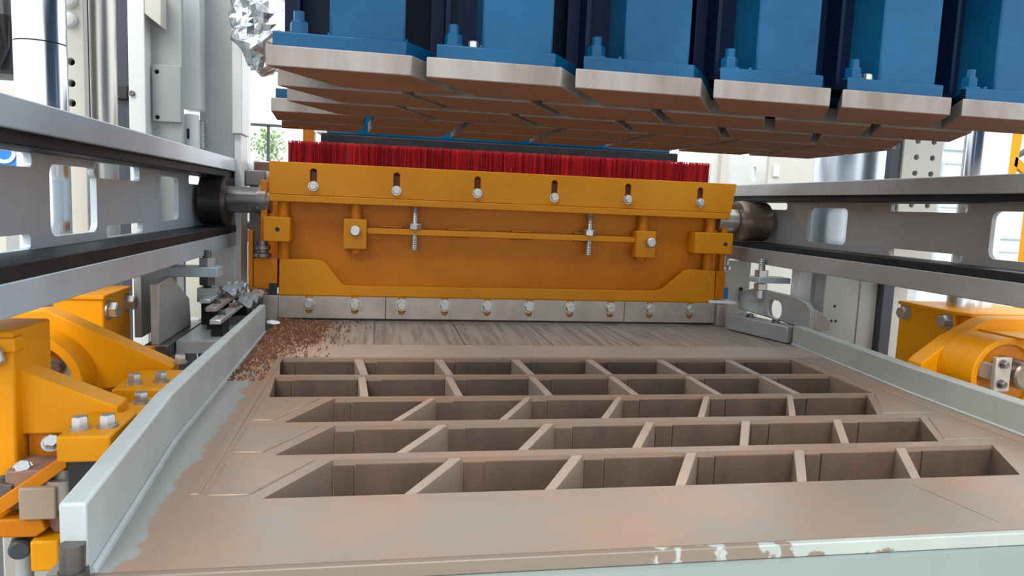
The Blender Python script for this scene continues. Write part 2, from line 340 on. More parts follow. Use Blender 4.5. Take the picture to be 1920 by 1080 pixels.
# ------------------------------------------------------------------ rails
def rail(side, label):
    L = side == 'left'
    t = thing('guide_rail', label, 'rail', (-1.3 if L else 3.4, 4, FLOOR)); m = 'rail' if L else 'rail_right'
    y0, y1 = .7, 7.55
    if L:
        xw, xi = -1.42, -1.20
        holes = [(3.495,4.03,.778,1.097),(5.115,5.565,.80,1.097),(2.62,3.335,1.073,1.131),(4.0,4.71,1.05,1.131),(2.62,3.305,.737,.80),(4.155,4.755,.74,.803),(5.85,6.3,1.06,1.125),(1.4,2.3,.778,1.097)]
        fu, fl_, su, sl = (1.185,1.293), (.558,.677), (1.135,1.184), (.678,.735); web = (xw-.03, xw)
        box = lambda a,b,z: MB().box(a,b,y0,y1,*z)
        up, lo = box(xw-.03,xi,fu), box(xw-.03,xi,fl_)
        s1, s2 = box(xw,xi-.03,su), box(xw,xi,sl)
        fxs = (xw-.01, xi-.02)
    else:
        xw, xi = 3.52, 3.30
        holes = [(5.0,5.52,.80,1.083),(3.855,4.53,1.068,1.122),(3.855,4.51,.762,.812),(2.9,3.67,.804,1.083),(5.85,6.3,1.06,1.12)]
        fu, fl_, su, sl = (1.172,1.277), (.578,.708), (1.128,1.171), (.709,.757); web = (xw, xw+.03)
        box = lambda a,b,z: MB().box(a,b,y0,y1,*z)
        up, lo = box(xi,xw+.03,fu), box(xi,xw+.03,fl_)
        s1, s2 = box(xi+.03,xw,su), box(xi,xw,sl)
    part('web', MB().plate([(y0,fl_[1]),(y1,fl_[1]),(y1,fu[0]),(y0,fu[0])], [rrect(*h, r=min(.05,(h[3]-h[2])*.35)) for h in holes], 'x', *web), m, t)
    part('upper_flange', up, m, t, .006); part('lower_flange', lo, m, t, .006)
    part('upper_wear_strip', s1, 'strip', t, .004, label='dark steel strip'); part('lower_wear_strip', s2, 'strip', t, .004, label='dark steel strip')
    s = -1 if L else 1
    for y in (1.2, 7.2):
        part('post', MB().box(xw+(-.14 if L else .04), xw+(-.04 if L else .14), y-.1, y+.1, FLOOR, fu[1]), m, t, .008)
    return t
rl = rail('left', 'grey steel channel rail with square openings along the left side')
rr = rail('right', 'grey steel channel rail with rounded openings along the right side')
# ink marks on the right rail web
mk = MB()
def stroke(a, b, w=.006):
    d = (Vector(b)-Vector(a)).normalized()*w; n = Vector((-d.y, d.x))
    mk.prism([(a[0]-n.x,a[1]-n.y),(b[0]-n.x,b[1]-n.y),(b[0]+n.x,b[1]+n.y),(a[0]+n.x,a[1]+n.y)], 'x', 3.516, 3.5195)
for a, b in (((6.24,.985),(6.12,.985)),((6.12,.985),(6.16,.94)),((6.24,.97),(6.24,.905)),((6.24,.905),(6.14,.905)),((6.16,.94),(6.08,.955)),((6.14,.905),(6.16,.93))): stroke(a, b)
part('marker_writing', mk, 'hole', rr, label='black hand-drawn marks')

# ------------------------------------------------------------------ yellow feed box
fb = thing('feed_box', 'wide orange-yellow feed box with red brush standing across the mould rear', 'machine', (1.1, 6.5, 0))
F = 6.04
part('body_panel', MB().box(-.80,3.0,F+.10,F+.14,.19,1.0), 'yellow_dull', fb, .006)
part('side_plate', MB().box(-.93,-.88,F-.02,7.6,.24,1.12), 'yellow_dull', fb, .008)
part('side_plate', MB().box(3.03,3.08,F+.02,7.6,.24,1.12), 'yellow_dull', fb, .008)
part('back_plate', MB().box(-.9,3.05,7.55,7.62,.24,1.2), 'yellow_dull', fb)
sl = [(-.526,.132,.797,1.457,2.112,2.780), 1.135]
slots = [rrect(x-.026,x+.026,1.055,1.225,.024,3) for x in sl[0]]
part('brush_plate', MB().plate([(-.866,1.012),(3.088,1.012),(3.118,1.27),(-.866,1.27)], slots, 'y', F-.015, F+.02), 'yellow_box', fb, .005)
part('brush_backing', MB().box(-.80,3.05,F+.035,F+.05,1.0,1.26), 'rust', fb)
part('lower_lip', MB().box(-.866,3.07,F-.035,F+.10,.955,1.010), 'yellow_box', fb, .006)
for x, z in zip(sl[0], (1.087,1.080,1.088,1.080,1.092,1.092)):
    part('slot_bolt', MB().bolt((x,F-.016,z),(0,-1,0),.032,.035), 'steel', fb)
def r_s(pts): return pts
low = [(-.79,.203),(2.985,.203),(2.98,.49),(2.735,.50),(2.69,.488),(2.655,.46),(2.50,.325),(2.46,.305),(2.40,.298),(-.20,.286),(-.27,.29),(-.305,.318),(-.425,.47),(-.465,.492),(-.52,.497),(-.785,.496)]
part('apron_plate', MB().prism(low, 'y', F-.01, F+.035), 'yellow_box', fb, .005)
part('apron_ledge', MB().box(-.28,2.46,F+.035,F+.10,.25,.292), 'yellow_dull', fb)
part('corner_box', MB().box(-.98,-.80,F-.03,F+.14,.255,.50), 'yellow_dull', fb, .006)
part('corner_box', MB().box(2.99,3.08,F-.01,F+.14,.24,.49), 'yellow_dull', fb, .006)
part('side_strut', MB().box(-1.02,-.985,F-.03,F+.06,.24,.72), 'yellow_dull', fb, .006)
part('dark_corner', MB().box(-.86,-.80,F-.035,F-.025,.205,.30), 'hole', fb)
# lugs with vertical rods
def lug(x0, x1, z0, z1, yf, xr, zt, zb, hole=None, pin=None):
    g = part('lug', MB().box(x0,x1,yf,F+.10,z0,z1), 'yellow_box', fb, .006)
    part('rod', MB().cyl((xr,F+.04,zb),(xr,F+.04,zt),.045,16), 'yellow_dull', g)
    if hole: part('hole', MB().cyl((hole[0],yf-.003,hole[1]),(hole[0],yf+.01,hole[1]),.018,12), 'hole', g)
    if pin: part('pin', MB().cyl((pin[0],yf-.05,pin[1]),(pin[0],yf,pin[1]),.042,18,.008), 'steel', g, label='bright pin end')
lug(-.895,-.695,.640,.832,F-.10,-.76,.96,.49,hole=(-.79,.735))
lug(-.284,-.101,.594,.836,F-.04,-.19,.96,.555,pin=(-.192,.742))
lug(2.205,2.385,.594,.825,F-.04,2.285,.96,.555,pin=(2.33,.728))
lug(2.74,3.10,.645,.832,F-.06,2.92,.96,.48,hole=(3.03,.735))
part('cross_bar', MB().box(-.10,2.21,F-.005,F+.055,.719,.768), 'yellow_box', fb, .005)
for k in range(4):
    x = .02+k*.55
    part('weld_pad', MB().box(x,x+.17,F+.06,F+.10,.70,.712).box(x,x+.17,F+.06,F+.10,.775,.79), 'yellow_dull', fb)
for x in (.29,1.795):
    s = part('stud', MB().stud((x,F+.02,.595),(x,F+.02,.957),.027), 'steel', fb, label='threaded steel stud')
    part('nut', MB().lathe((x,F+.02,.770),(0,0,1),[(0,.055),(.04,.055)],6).cyl((x,F+.02,.808),(x,F+.02,.818),.06,16), 'steel', s)
# spring under the left lug
part('spring_seat', MB().cyl((-.915,F-.03,.51),(-.915,F-.03,.54),.07,18).cyl((-.915,F-.03,.545),(-.915,F-.03,.565),.05,18).cyl((-.915,F-.03,.57),(-.915,F-.03,.60),.065,18).cyl((-.915,F-.03,.60),(-.915,F-.03,.64),.04,18), 'steel_d', fb)
part('spring_seat', MB().cyl((3.10,F+.1,.50),(3.10,F+.1,.53),.07,18).cyl((3.10,F+.1,.54),(3.10,F+.1,.62),.05,18), 'steel', fb)
# blade in three plates with open slots and bolts
bl = (-.549,-.186,.196,.552,.912,1.274,1.635,1.999,2.365,2.744)
for a, b in ((-.788,.062),(.066,2.130),(2.134,2.984)):
    out_ = [(a,.022),(b,.022),(b,.20)]
    for x in [x for x in bl if a < x < b][::-1]:
        out_ += [(x+.028,.20)]+[(x+.028*math.cos(t), .085+.028*math.sin(t)) for t in [math.radians(v) for v in (0,-45,-90,-135,-180)]]+[(x-.028,.20)]
    out_ += [(a,.20)]
    part('blade_plate', MB().plate(out_, [], 'y', F-.045, F-.012), 'blade', fb, .003)
part('blade_backing', MB().box(-.78,2.98,F-.010,F+.04,.03,.202), 'yellow_box', fb)
part('blade_rubber', MB().box(-.788,2.984,F-.02,F+.03,.002,.030), 'black', fb)
for i, x in enumerate(bl):
    part('blade_bolt', MB().cyl((x,F-.046,.142),(x,F-.052,.142),.052,16).lathe((x,F-.052,.142),(0,-1,0),[(0,.042),(.028,.042),(.034,.036)],6), 'steel', fb)
part('end_post', MB().box(-.905,-.79,F-.06,F+.06,.0,.205), 'blade', fb, .006)
part('end_post', MB().box(2.99,3.075,F-.09,F+.02,-.0,.195), 'blade', fb, .006)
part('end_cap', MB().hexa([(2.93,F-.03),(3.16,F-.10),(3.18,F+.1),(2.93,F+.1)], .20, .225), 'white', fb, .004)
# brush
br = MB()
nb = 2600
for i in range(nb):
    x = -.728+3.60*(i+random.random())/nb; y = F+.02+.05*random.random(); z1 = 1.436+.010*random.random()
    lx = random.gauss(0,.005); r = .0017
    p = [(x,y-r*1.2,1.20),(x+r,y+r,1.20),(x-r,y+r,1.20)]
    br.add(p+[(a+lx*.5,b-.004,1.33) for a,b,_ in p]+[(a+lx,b-.006,z1) for a,b,_ in p],
           [[0,1,4,3],[1,2,5,4],[2,0,3,5],[3,4,7,6],[4,5,8,7],[5,3,6,8],[6,7,8]])
bs = part('brush_bristles', br, 'bristle', fb, kind='stuff')
part('brush_core', MB().box(-.725,2.868,F+.045,F+.075,1.0,1.425), 'bristle', fb)
# rollers
rlr = part('roller_wheel', MB().lathe((-1.185,6.12,.936),(-1,0,0),[(0,.17),(.0,.194),(.03,.198),(.045,.19),(.20,.188),(.205,.15)],36), 'wheel_l', fb, label='black steel roller wheel')
part('axle', MB().cyl((-1.19,6.12,.955),(-.86,6.12,.955),.105,28,.006).ring((-.95,6.12,.955),(1,0,0),.1,.125,.06), 'steel_d', rlr)
for k in range(5): part('axle_bolt', MB().bolt((-.955,6.12+.08*math.cos(k*1.256),.955+.08*math.sin(k*1.256)),(-1,0,0),.022,.03), 'steel', rlr)
part('axle_block', MB().box(-1.10,-.93,6.3,6.5,1.07,1.20), 'steel_d', fb, .01)
rrr = part('roller_wheel', MB().lathe((3.19,6.14,.943),(1,0,0),[(0,.165),(.0,.178),(.05,.184),(.10,.182),(.115,.178),(.28,.176),(.285,.13)],36), 'wheel_r', fb, label='bronze-brown steel roller wheel')
part('axle', MB().cyl((3.0,6.14,.945),(3.19,6.14,.945),.105,28,.01), 'steel', rrr)

# rear beam behind the brush
rbm = thing('rear_beam', 'black-bottomed dark blue beam seen between red brush and press head', 'beam', (1.1, 6.75, FLOOR))
part('upper_beam', MB().box(-.56,2.74,6.68,6.9,1.56,1.82), 'blue', rbm, .01)
part('lower_strip', MB().box(-.52,2.80,6.62,6.9,1.475,1.557), 'strip', rbm, .01)
part('post', MB().box(-.68,-.585,6.72,6.9,FLOOR,1.75), 'yellow_dull', rbm, label='yellow upright')
part('post', MB().box(2.60,2.70,8.0,8.1,FLOOR,1.55).box(2.60,2.70,6.9,8.1,1.49,1.55), 'grey', rbm)
part('indicator_lamp', MB().box(-.58,-.47,6.66,6.68,1.565,1.60), 'white_plastic', rbm)

# ------------------------------------------------------------------ yellow clamps beside the mould
def foot(t, x0, x1, y0, y1, z0, z1, bolts):
    f = part('foot_block', MB().box(x0,x1,y0,y1,z0,z1), 'yellow', t, .008)
    for x, y in bolts: part('bolt', MB().bolt((x,y,z1),(0,0,1),.026,.045), 'steel', f)
    part('rubber_pad', MB().box(x0+.02,x1,y0+.04,y1-.03,z0-.22,z0-.002), 'black', f, label='black rubber pad')
    return f
ca = thing('mould_clamp', 'nearest yellow clamp bracket at left photo edge beside pale board', 'clamp', (-1.3, 2.9, FLOOR))
part('upright_block', MB().box(-1.62,-1.25,2.75,3.05,-.20,.49), 'yellow', ca, .01)
part('cap_ledge', MB().box(-1.62,-1.235,2.73,2.80,.42,.47), 'yellow', ca, .006)
part('wedge_gusset', MB().prism([(-1.26,.345),(-.955,.212),(-.935,.205),(-.935,.155),(-.99,.105),(-1.26,.105)], 'y', 2.80, 2.92), 'yellow', ca, .006)
part('top_bolt', MB().bolt((-1.305,2.735,.40),(.25,-1,.25),.042,.05,False), 'steel', ca)
part('lower_bolt', MB().bolt((-1.262,2.70,-.055),(.2,-1,0),.04,.06), 'steel_d', ca)
foot(ca, -1.03,-.865, 2.52,2.80, .095,.185, [(-.985,2.60),(-.905,2.62)])
part('foot_plate', MB().hexa([(-1.02,2.80),(-.868,2.80),(-.868,3.08),(-.93,3.08)], .10,.165), 'yellow', ca, .006)
part('bolt', MB().bolt((-.91,2.99,.165),(0,0,1),.026,.045), 'steel', ca)
part('brace', MB().prism([(-1.03,.10),(-1.03,.05),(-1.25,-.12),(-1.25,-.06)], 'y', 2.60, 2.68), 'yellow_dull', ca, .004)
part('brace_plate', MB().box(-1.24,-1.06,2.82,2.90,-.05,.105), 'yellow_dull', ca)
for p in ((-1.15,2.78,.075),(-1.21,2.70,.01),(-1.03,2.66,.035)): part('brace_bolt', MB().bolt(p,(.3,-.7,.6),.026,.035), 'steel', ca)
part('spring_cup', MB().cyl((-1.06,2.66,-.10),(-1.06,2.66,.0),.065,18).cyl((-1.06,2.66,.0),(-1.06,2.66,.03),.035,14), 'blade', ca)
part('tan_block', MB().box(-1.175,-1.06,2.58,2.70,-.125,-.012), 'tan', ca, .006, label='tan grey block')
part('rust_bracket', MB().box(-1.25,-.90,2.66,2.95,-.12,.02), 'pink', ca, .006, label='rust-brown bracket')
part('lower_plate', MB().prism([(-1.7,-.128),(-1.115,-.128),(-1.10,-.17),(-1.135,-.195),(-1.7,-.185)], 'y', 2.60, 2.72), 'yellow_dull', ca, .006)
part('inner_cheek', MB().prism([(-1.14,-.128),(-.98,-.128),(-.98,-.19),(-1.09,-.20)], 'y', 2.64, 2.8), 'pink', ca, .004)
part('lower_foot', MB().box(-1.145,-1.055,2.58,2.75,-.31,-.20), 'yellow', ca, .008)
part('leg', MB().box(-1.85,-1.55,2.8,3.0,FLOOR,-.2), 'yellow_dull', ca)

cbk = thing('mould_clamp', 'second yellow clamp bracket on the left, with round hub and tall block', 'clamp', (-1.5, 3.7, FLOOR))
part('wedge_gusset', MB().prism([(-1.95,.22),(-1.80,.33),(-1.60,.425),(-1.50,.436),(-1.0,.195),(-.955,.17),(-.955,.10),(-1.30,.06),(-1.95,.06)], 'y', 3.6, 3.72), 'yellow', cbk, .006)
hub = part('hub', MB().ring((-1.53,3.44,.11),(0,1,0),.205,.245,.16,40), 'yellow', cbk, .006)
part('hub_disc', MB().cyl((-1.53,3.53,.11),(-1.53,3.6,.11),.206,32), 'yellow_dull', hub)
part('cover_plate', MB().box(-1.45,-1.325,3.45,3.48,.08,.235), 'blade', hub, .006, label='grey cover plate')
part('cover_bolt', MB().bolt((-1.395,3.45,.205),(0,-1,0),.03,.05), 'steel_d', hub)
part('shaft', MB().cyl((-1.53,3.42,.17),(-1.53,3.55,.17),.085,20), 'steel_d', hub)
part('upright_block', MB().box(-1.95,-1.46,4.2,4.63,-.45,.418), 'yellow', cbk, .012)
part('block_groove', MB().box(-1.9,-1.462,4.19,4.2,.225,.245), 'yellow_dull', cbk)
part('cap_plate', MB().box(-1.95,-1.452,4.19,4.64,.40,.425), 'yellow', cbk, .006)
for y in (4.27,4.56): part('block_bolt', MB().bolt((-1.46,y,.335),(1,0,0),.045,.055), 'steel', cbk)
foot(cbk, -1.09,-.885, 3.20,3.56, .075,.165, [(-1.03,3.30),(-.93,3.33)])
part('bolt', MB().bolt((-.94,3.68,.17),(0,0,1),.026,.045), 'steel', cbk)
part('spring_cup', MB().cyl((-1.14,3.25,.0),(-1.14,3.25,.10),.06,18), 'blade', cbk)
part('link_block', MB().box(-1.6,-1.2,3.72,4.2,-.2,.15), 'yellow_dull', cbk)
part('leg', MB().box(-1.9,-1.5,4.2,4.6,FLOOR,-.45), 'yellow_dull', cbk)

cc = thing('mould_clamp', 'yellow clamp bracket beyond the right side board, bearing a chrome rod', 'clamp', (3.9, 4.1, FLOOR))
part('upright_block', MB().box(3.66,4.35,4.02,4.52,-.45,.432), 'yellow', cc, .012)
part('cap_plate', MB().hexa([(3.65,4.53),(3.655,4.01),(3.70,3.93),(4.36,3.90),(4.36,4.53)], .415,.44), 'yellow', cc, .006)
part('front_block', MB().box(3.70,4.36,3.92,4.02,.2,.414), 'yellow', cc, .01)
for y in (4.45,4.07): part('block_bolt', MB().bolt((3.66,y,.365),(-1,0,0),.042,.055), 'steel', cc)
part('wedge_gusset', MB().prism([(3.185,.165),(3.21,.19),(3.38,.315),(3.60,.432),(3.66,.445),(4.1,.445),(4.1,-.1),(3.185,-.1)], 'y', 3.70, 3.82), 'yellow', cc, .006)
hub = part('hub', MB().ring((3.51,3.44,.15),(0,1,0),.185,.222,.26,40), 'yellow', cc, .006)
part('hub_disc', MB().cyl((3.51,3.46,.15),(3.51,3.7,.15),.186,32), 'yellow_dull', hub)
part('cover_plate', MB().box(3.30,3.40,3.30,3.33,.10,.29).box(3.33,3.37,3.33,3.46,.15,.24), 'blade', cc, .006, label='grey cover plate')
for z in (.255,.145): part('cover_bolt', MB().bolt((3.34,3.30,z),(0,-1,0),.020,.03), 'steel_d', cc)
part('shaft', MB().cyl((3.49,3.28,.19),(3.49,3.55,.19),.08,24,.01), 'wheel_r', cc)
part('hub_ledge', MB().box(3.55,3.8,3.34,3.7,.365,.38), 'yellow', cc)
part('rod', MB().cyl((3.91,4.22,.44),(3.91,4.22,1.9),.10,28), 'chrome', cc)
part('link_block', MB().box(3.7,4.1,3.82,4.02,-.2,.3), 'yellow_dull', cc)
part('leg', MB().box(3.7,4.2,4.05,4.5,FLOOR,-.45), 'yellow_dull', cc)

# ------------------------------------------------------------------ adjusting brackets under the rails
ab = thing('rail_bracket', 'grey bracket with vertical adjusting bolt under the left rail', 'bracket', (-1.3, 5.2, FLOOR))
part('arm', MB().box(-1.44,-1.10,5.28,5.46,.415,.485), 'rail', ab, .008)
st = part('adjusting_stud', MB().stud((-1.185,5.36,.26),(-1.185,5.36,.60),.030), 'steel_d', ab)
part('nut', MB().lathe((-1.185,5.36,.486),(0,0,1),[(0,.058),(.06,.058)],6), 'steel', st)
part('nut', MB().lathe((-1.185,5.36,.355),(0,0,1),[(0,.058),(.058,.058)],6), 'steel_d', st)
part('stop_block', MB().box(-1.24,-1.13,5.30,5.42,.24,.335), 'grey', st)
part('gusset', MB().prism([(4.46,.46),(4.72,.48),(5.14,.29),(5.18,.10),(4.46,.10)], 'x', -1.30, -1.25), 'rail_right', ab, .008)
part('gusset_base', MB().box(-1.34,-1.205,4.46,5.3,.02,.10), 'steel_d', ab, .006)
part('back_plate', MB().box(-1.46,-1.42,4.7,5.5,.10,.553), 'grey', ab)
part('column', MB().box(-1.33,-1.22,4.55,5.2,FLOOR,.02), 'grey', ab)
rbk = thing('rail_bracket', 'grey gusset bracket with round opening and adjusting bolt under the right rail', 'bracket', (3.3, 5.4, FLOOR))
part('gusset', MB().plate([(5.00,.138),(6.12,.138),(6.14,.30),(5.85,.365),(5.22,.368),(5.06,.34),(5.0,.29)], [rrect(5.41,5.62,.15,.30,.07,5)], 'x', 3.28, 3.32), 'rail_right', rbk, .008)
part('fold', MB().prism([(3.32,.138),(3.46,.138),(3.46,.20),(3.42,.25),(3.32,.30)], 'y', 5.0, 5.03), 'rail_right', rbk, .006)
part('arm', MB().box(3.20,3.50,5.66,5.84,.425,.475), 'rail', rbk, .008)
st = part('adjusting_stud', MB().stud((3.265,5.74,.30),(3.265,5.74,.63),.030), 'steel', rbk)
part('nut', MB().lathe((3.265,5.74,.476),(0,0,1),[(0,.058),(.055,.058)],6), 'steel', st)
part('nut', MB().lathe((3.265,5.74,.365),(0,0,1),[(0,.058),(.05,.058)],6), 'steel', st)
part('stop_block', MB().cyl((3.265,5.74,.29),(3.265,5.74,.36),.05,16), 'steel', st)
part('column', MB().box(3.355,3.41,5.03,5.15,FLOOR,.2), 'grey', rbk)
gp = thing('guard_plate', 'tan-grey upright plate behind the right end of the feed box', 'plate', (3.28, 6.3, FLOOR))
part('plate', MB().prism([(3.14,FLOOR),(3.46,FLOOR),(3.46,.57),(3.24,.57),(3.15,.45)], 'y', 6.28, 6.33), 'cream', gp, .006)
part('blue_pad', MB().box(3.16,3.235,6.25,6.275,.19,.315), 'blue_bright', gp, .008, label='bright blue pad')
part('slot', MB().box(3.355,3.385,6.265,6.279,.20,.32), 'hole', gp)
# steel bars and film left by the board
for i, (x, y0, y1, z, m, lab) in enumerate(((-.995,4.70,6.0,.185,'film','shiny flat steel bar lying nearest the left board'),
                                 (-1.075,4.95,5.95,.225,'blade','dusty flat steel bar, second outward from the left board'),
                                 (-1.155,5.15,6.1,.25,'film','shiny flat steel bar lying farthest from the left board'))):
    b = thing('flat_bar', lab, 'bar', (x, y0, z))
    part('bar', MB().box(x-.034,x+.034,y0,y1,z,z+.03), m, b, .005)
    part('packing_block', MB().box(x-.035,x+.035,y0+.05,y0+.25,.10,z), 'strip', b); part('packing_block', MB().box(x-.035,x+.035,y1-.4,y1-.2,.10,z), 'strip', b)
    for k in range(3): part('bolt', MB().bolt((x,y0+.2+k*.33,z+.03),(0,0,1),.022,.03), ('steel_d','pink','steel')[k], b)
part_l = thing('bar_ledge', 'grey ledge carrying the flat bars outside the left board', 'ledge', (-1.0, 5.3, FLOOR))
part('ledge', MB().box(-1.2,-.87,4.60,5.95,.02,.10), 'grey', part_l, .006)
part('web', MB().box(-1.05,-.95,5.3,6.0,FLOOR,.02), 'grey', part_l)
def crumple(name, cx, cy, cz, rx, ry, rz, m, lab, cat, n=60, seed=1):
    rnd = random.Random(seed); bm = bmesh.new()
    for _ in range(n):
        v = Vector((rnd.gauss(0,1), rnd.gauss(0,1), rnd.gauss(0,1))).normalized()*(.65+.5*rnd.random())
        bm.verts.new((v.x*rx+cx, v.y*ry+cy, v.z*rz+cz))
    bmesh.ops.convex_hull(bm, input=bm.verts)
    bmesh.ops.triangulate(bm, faces=bm.faces[:]); 
    for v in bm.verts:
        if rnd.random() < .4: v.co = Vector((cx,cy,cz)).lerp(v.co, .72)
    loose = [v for v in bm.verts if not v.link_faces]; bmesh.ops.delete(bm, geom=loose, context='VERTS')
    bm.verts.index_update(); mb = MB(); mb.add([v.co[:] for v in bm.verts], [[v.index for v in f.verts] for f in bm.faces]); bm.free()
    zmin = min(v[2] for v in mb.v)
    o = solo(name, mb, m, lab, cat, (cx,cy,zmin))
    for p in o.data.polygons: p.use_smooth = False
    return o
crumple('paper_scrap', -.80, 5.74, .026, .06, .05, .024, 'paper', 'small crumpled white paper scrap by left end of blade', 'paper')
sheet = MB()
N = 14
for (x0,x1,y0,y1,z) in ((-.99,-.86,5.2,5.92,.235),(-1.13,-1.0,5.4,5.95,.29)):
    rnd = random.Random(3); g = [[(x0+(x1-x0)*j/6, y0+(y1-y0)*i/N, z+.018*rnd.random()+.02*math.sin(i*1.3+j)) for j in range(7)] for i in range(N+1)]
    vs = [p for r_ in g for p in r_]+[(a,b,c-.006) for r_ in g for a,b,c in r_]; K = 7*(N+1)
    fs = [[i*7+j,i*7+j+1,(i+1)*7+j+1,(i+1)*7+j] for i in range(N) for j in range(6)]
    sheet.add(vs, fs+[[K+q for q in f[::-1]] for f in fs])
solo('plastic_film', sheet, 'film', 'shiny crinkled film lying over flat bars at left rear', 'film', (-.95,5.25,.22))
# spilled soil
soil = MB()
for i in range(9000):
    t = random.random(); y = 4.0+2.0*t; x = -.785+abs(random.gauss(0,.13+.10*t))
    if random.random() > (.15+.85*t): continue
    if x > .0 or (y < 4.60 and x > -.60): continue
    r = .004+.008*random.random()**2; z = r*.5+.03*max(0,(t-.35))*math.exp(-((x+.78)/.2)**2)*random.random()
    soil.m = 1 if random.random() < .14 else 0
    a = random.random()*6.28
    soil.add([(x+r*math.cos(a),y+r*math.sin(a),z-r*.6),(x+r*math.cos(a+2.1),y+r*math.sin(a+2.1),z-r*.6),(x+r*math.cos(a+4.2),y+r*math.sin(a+4.2),z-r*.6),(x,y,z+r)],[[0,2,1],[0,1,3],[1,2,3],[2,0,3]])
gx, gy = 16, 20
vs = []
for j in range(gy+1):
    for i in range(gx+1):
        y = 4.35+1.6*j/gy; x = -.785+(.17 if y < 4.66 else .40)*i/gx
        h = .022*max(0,1-(i/gx)*(2.0-1.0*j/gy))*(.35+.65*j/gy)*(.5+random.random())
        vs.append((x,y,max(.0,h)-.003))
soil.m = 0; soil.add(vs+[(a,b,-.01) for a,b,_ in vs], [[j*(gx+1)+i,j*(gx+1)+i+1,(j+1)*(gx+1)+i+1,(j+1)*(gx+1)+i] for j in range(gy) for i in range(gx)])
so_ = solo('spilled_soil', soil, ['soil','soil2'], 'red-brown soil crumbs spilled in the left rear corner of the mould', 'soil', (-.6,5.1,0), kind='stuff')

# ------------------------------------------------------------------ left machine frame
cl = thing('guide_column', 'polished chrome guide column nearest at upper left above the rail', 'column', (-1.77, 4.3, FLOOR))
part('column', MB().cyl((-1.77,4.3,-.6),(-1.77,4.3,1.735),.122,40), 'chrome', cl)
part('base_block', MB().box(-1.95,-1.55,4.12,4.48,FLOOR,-.6), 'concrete', cl)
part('upper_column', MB().cyl((-1.77,4.3,1.742),(-1.77,4.3,3.4),.122,40), 'chrome', cl)
part('joint', MB().cyl((-1.77,4.3,1.735),(-1.77,4.3,1.742),.118,40), 'hole', cl)
bp = thing('bolted_plate', 'cream plate with dark holes and round bolts behind the left chrome column', 'plate', (-1.9, 4.85, FLOOR))
part('plate', MB().plate([(-1.98,FLOOR),(-1.74,FLOOR),(-1.74,2.6),(-1.98,2.6)], [circ(-1.815,z,.021) for z in (1.735,1.61,1.495)], 'y', 4.8, 4.86), 'cream', bp, .006)
part('backing', MB().box(-1.98,-1.745,4.87,4.89,FLOOR,2.6), 'hole', bp)
for z in (2.085,1.975): part('dome_bolt', MB().lathe((-1.815,4.8,z),(0,-1,0),[(0,.045),(.02,.045),(.035,.035),(.042,.015)],18), 'white', bp)
c2 = thing('round_post', 'dull beige round post between bolted plate and white column at left', 'column', (-1.80, 5.2, FLOOR))
M['brushed_blue'] = mat('satin_chrome', (.66,.74,.80), .32, .9)
M['brushed'] = mat('brushed_beige_steel', (.60,.57,.52), .30, .8)
part('post', MB().cyl((-1.80,5.2,FLOOR),(-1.80,5.2,2.8),.103,32), 'brushed', c2)
part('collar', MB().ring((-1.80,5.2,.30),(0,0,1),.103,.122,.05), 'brushed', c2)
dk = thing('dark_gap_plate', 'dark plate filling a gap, with a small black sensor box at upper left', 'post', (-1.88, 5.9, FLOOR))
part('upright', MB().box(-1.96,-1.835,5.9,6.0,FLOOR,2.7), 'navy', dk)  # dark sheet drawn in place of a dark gap in the frame
part('sensor_box', MB().box(-1.925,-1.84,5.86,5.9,1.655,1.755), 'black', dk, .008)
part('sensor_bolt', MB().bolt((-1.805,5.86,1.70),(0,-1,0),.022,.03), 'steel_d', dk)
part('sensor_tab', MB().box(-1.84,-1.78,5.87,5.89,1.68,1.72), 'steel_d', dk)
wc = thing('white_column', 'white frame column with grey web and two dark holes at upper left', 'column', (-1.65, 6.1, FLOOR))
part('near_flange', MB().box(-1.83,-1.715,5.85,6.4,FLOOR,2.8), 'white', wc, .008)
part('web', MB().box(-1.715,-1.50,6.0,6.06,FLOOR,2.8), 'grey', wc)
part('pad_plate', MB().plate([(-1.70,1.52),(-1.50,1.52),(-1.50,1.94),(-1.70,1.94)], [circ(-1.668,1.885,.017),circ(-1.668,1.55,.017)], 'y', 5.965, 5.998), 'grey', wc, .004)
part('pad_backing', MB().box(-1.69,-1.51,5.998,6.0,1.53,1.93), 'hole', wc)
part('gusset', MB().prism([(-1.712,2.45),(-1.60,2.45),(-1.60,2.19),(-1.712,2.275)], 'y', 5.85, 5.998), 'cream', wc, .006)
part('far_flange', MB().box(-1.575,-1.44,6.3,6.5,1.66,2.8), 'white', wc, .008)
part('pin_housing', MB().cyl((-1.505,6.3,1.30),(-1.505,6.3,1.62),.06,20,.01), 'white', wc)
part('pin_slot', MB().box(-1.525,-1.505,6.23,6.25,1.42,1.50), 'hole', wc)
gc = thing('grey_column', 'broad flat grey column right of the white one at upper left', 'column', (-1.3, 6.6, FLOOR))
part('face_plate', MB().box(-1.50,-1.225,6.55,6.7,.95,2.8), 'grey', gc, .006); part('lower_face', MB().box(-1.50,-1.225,6.58,6.7,FLOOR,.945), 'white', gc, .006)
part('edge_flange', MB().box(-1.222,-1.145,6.45,6.8,1.50,2.8), 'white', gc, .006)
part('lower_edge', MB().box(-1.215,-1.16,6.5,6.8,FLOOR,1.50), 'white', gc, .006)
part('spring', MB().stud((-1.47,6.50,1.36),(-1.47,6.50,1.58),.03), 'steel', gc)
sp = thing('slim_post', 'slim white corner post against the bright sky at rear left', 'post', (-1.42, 8, FLOOR))
part('post', MB().box(-1.405,-1.35,8,8.1,FLOOR,3), 'white', sp, .006)
part('back_panel', MB().box(-1.60,-1.405,8.05,8.1,FLOOR,3), 'grey', sp)
part('cross_tie', MB().box(-1.49,-1.39,7.96,8.05,2.17,2.28), 'grey', sp)
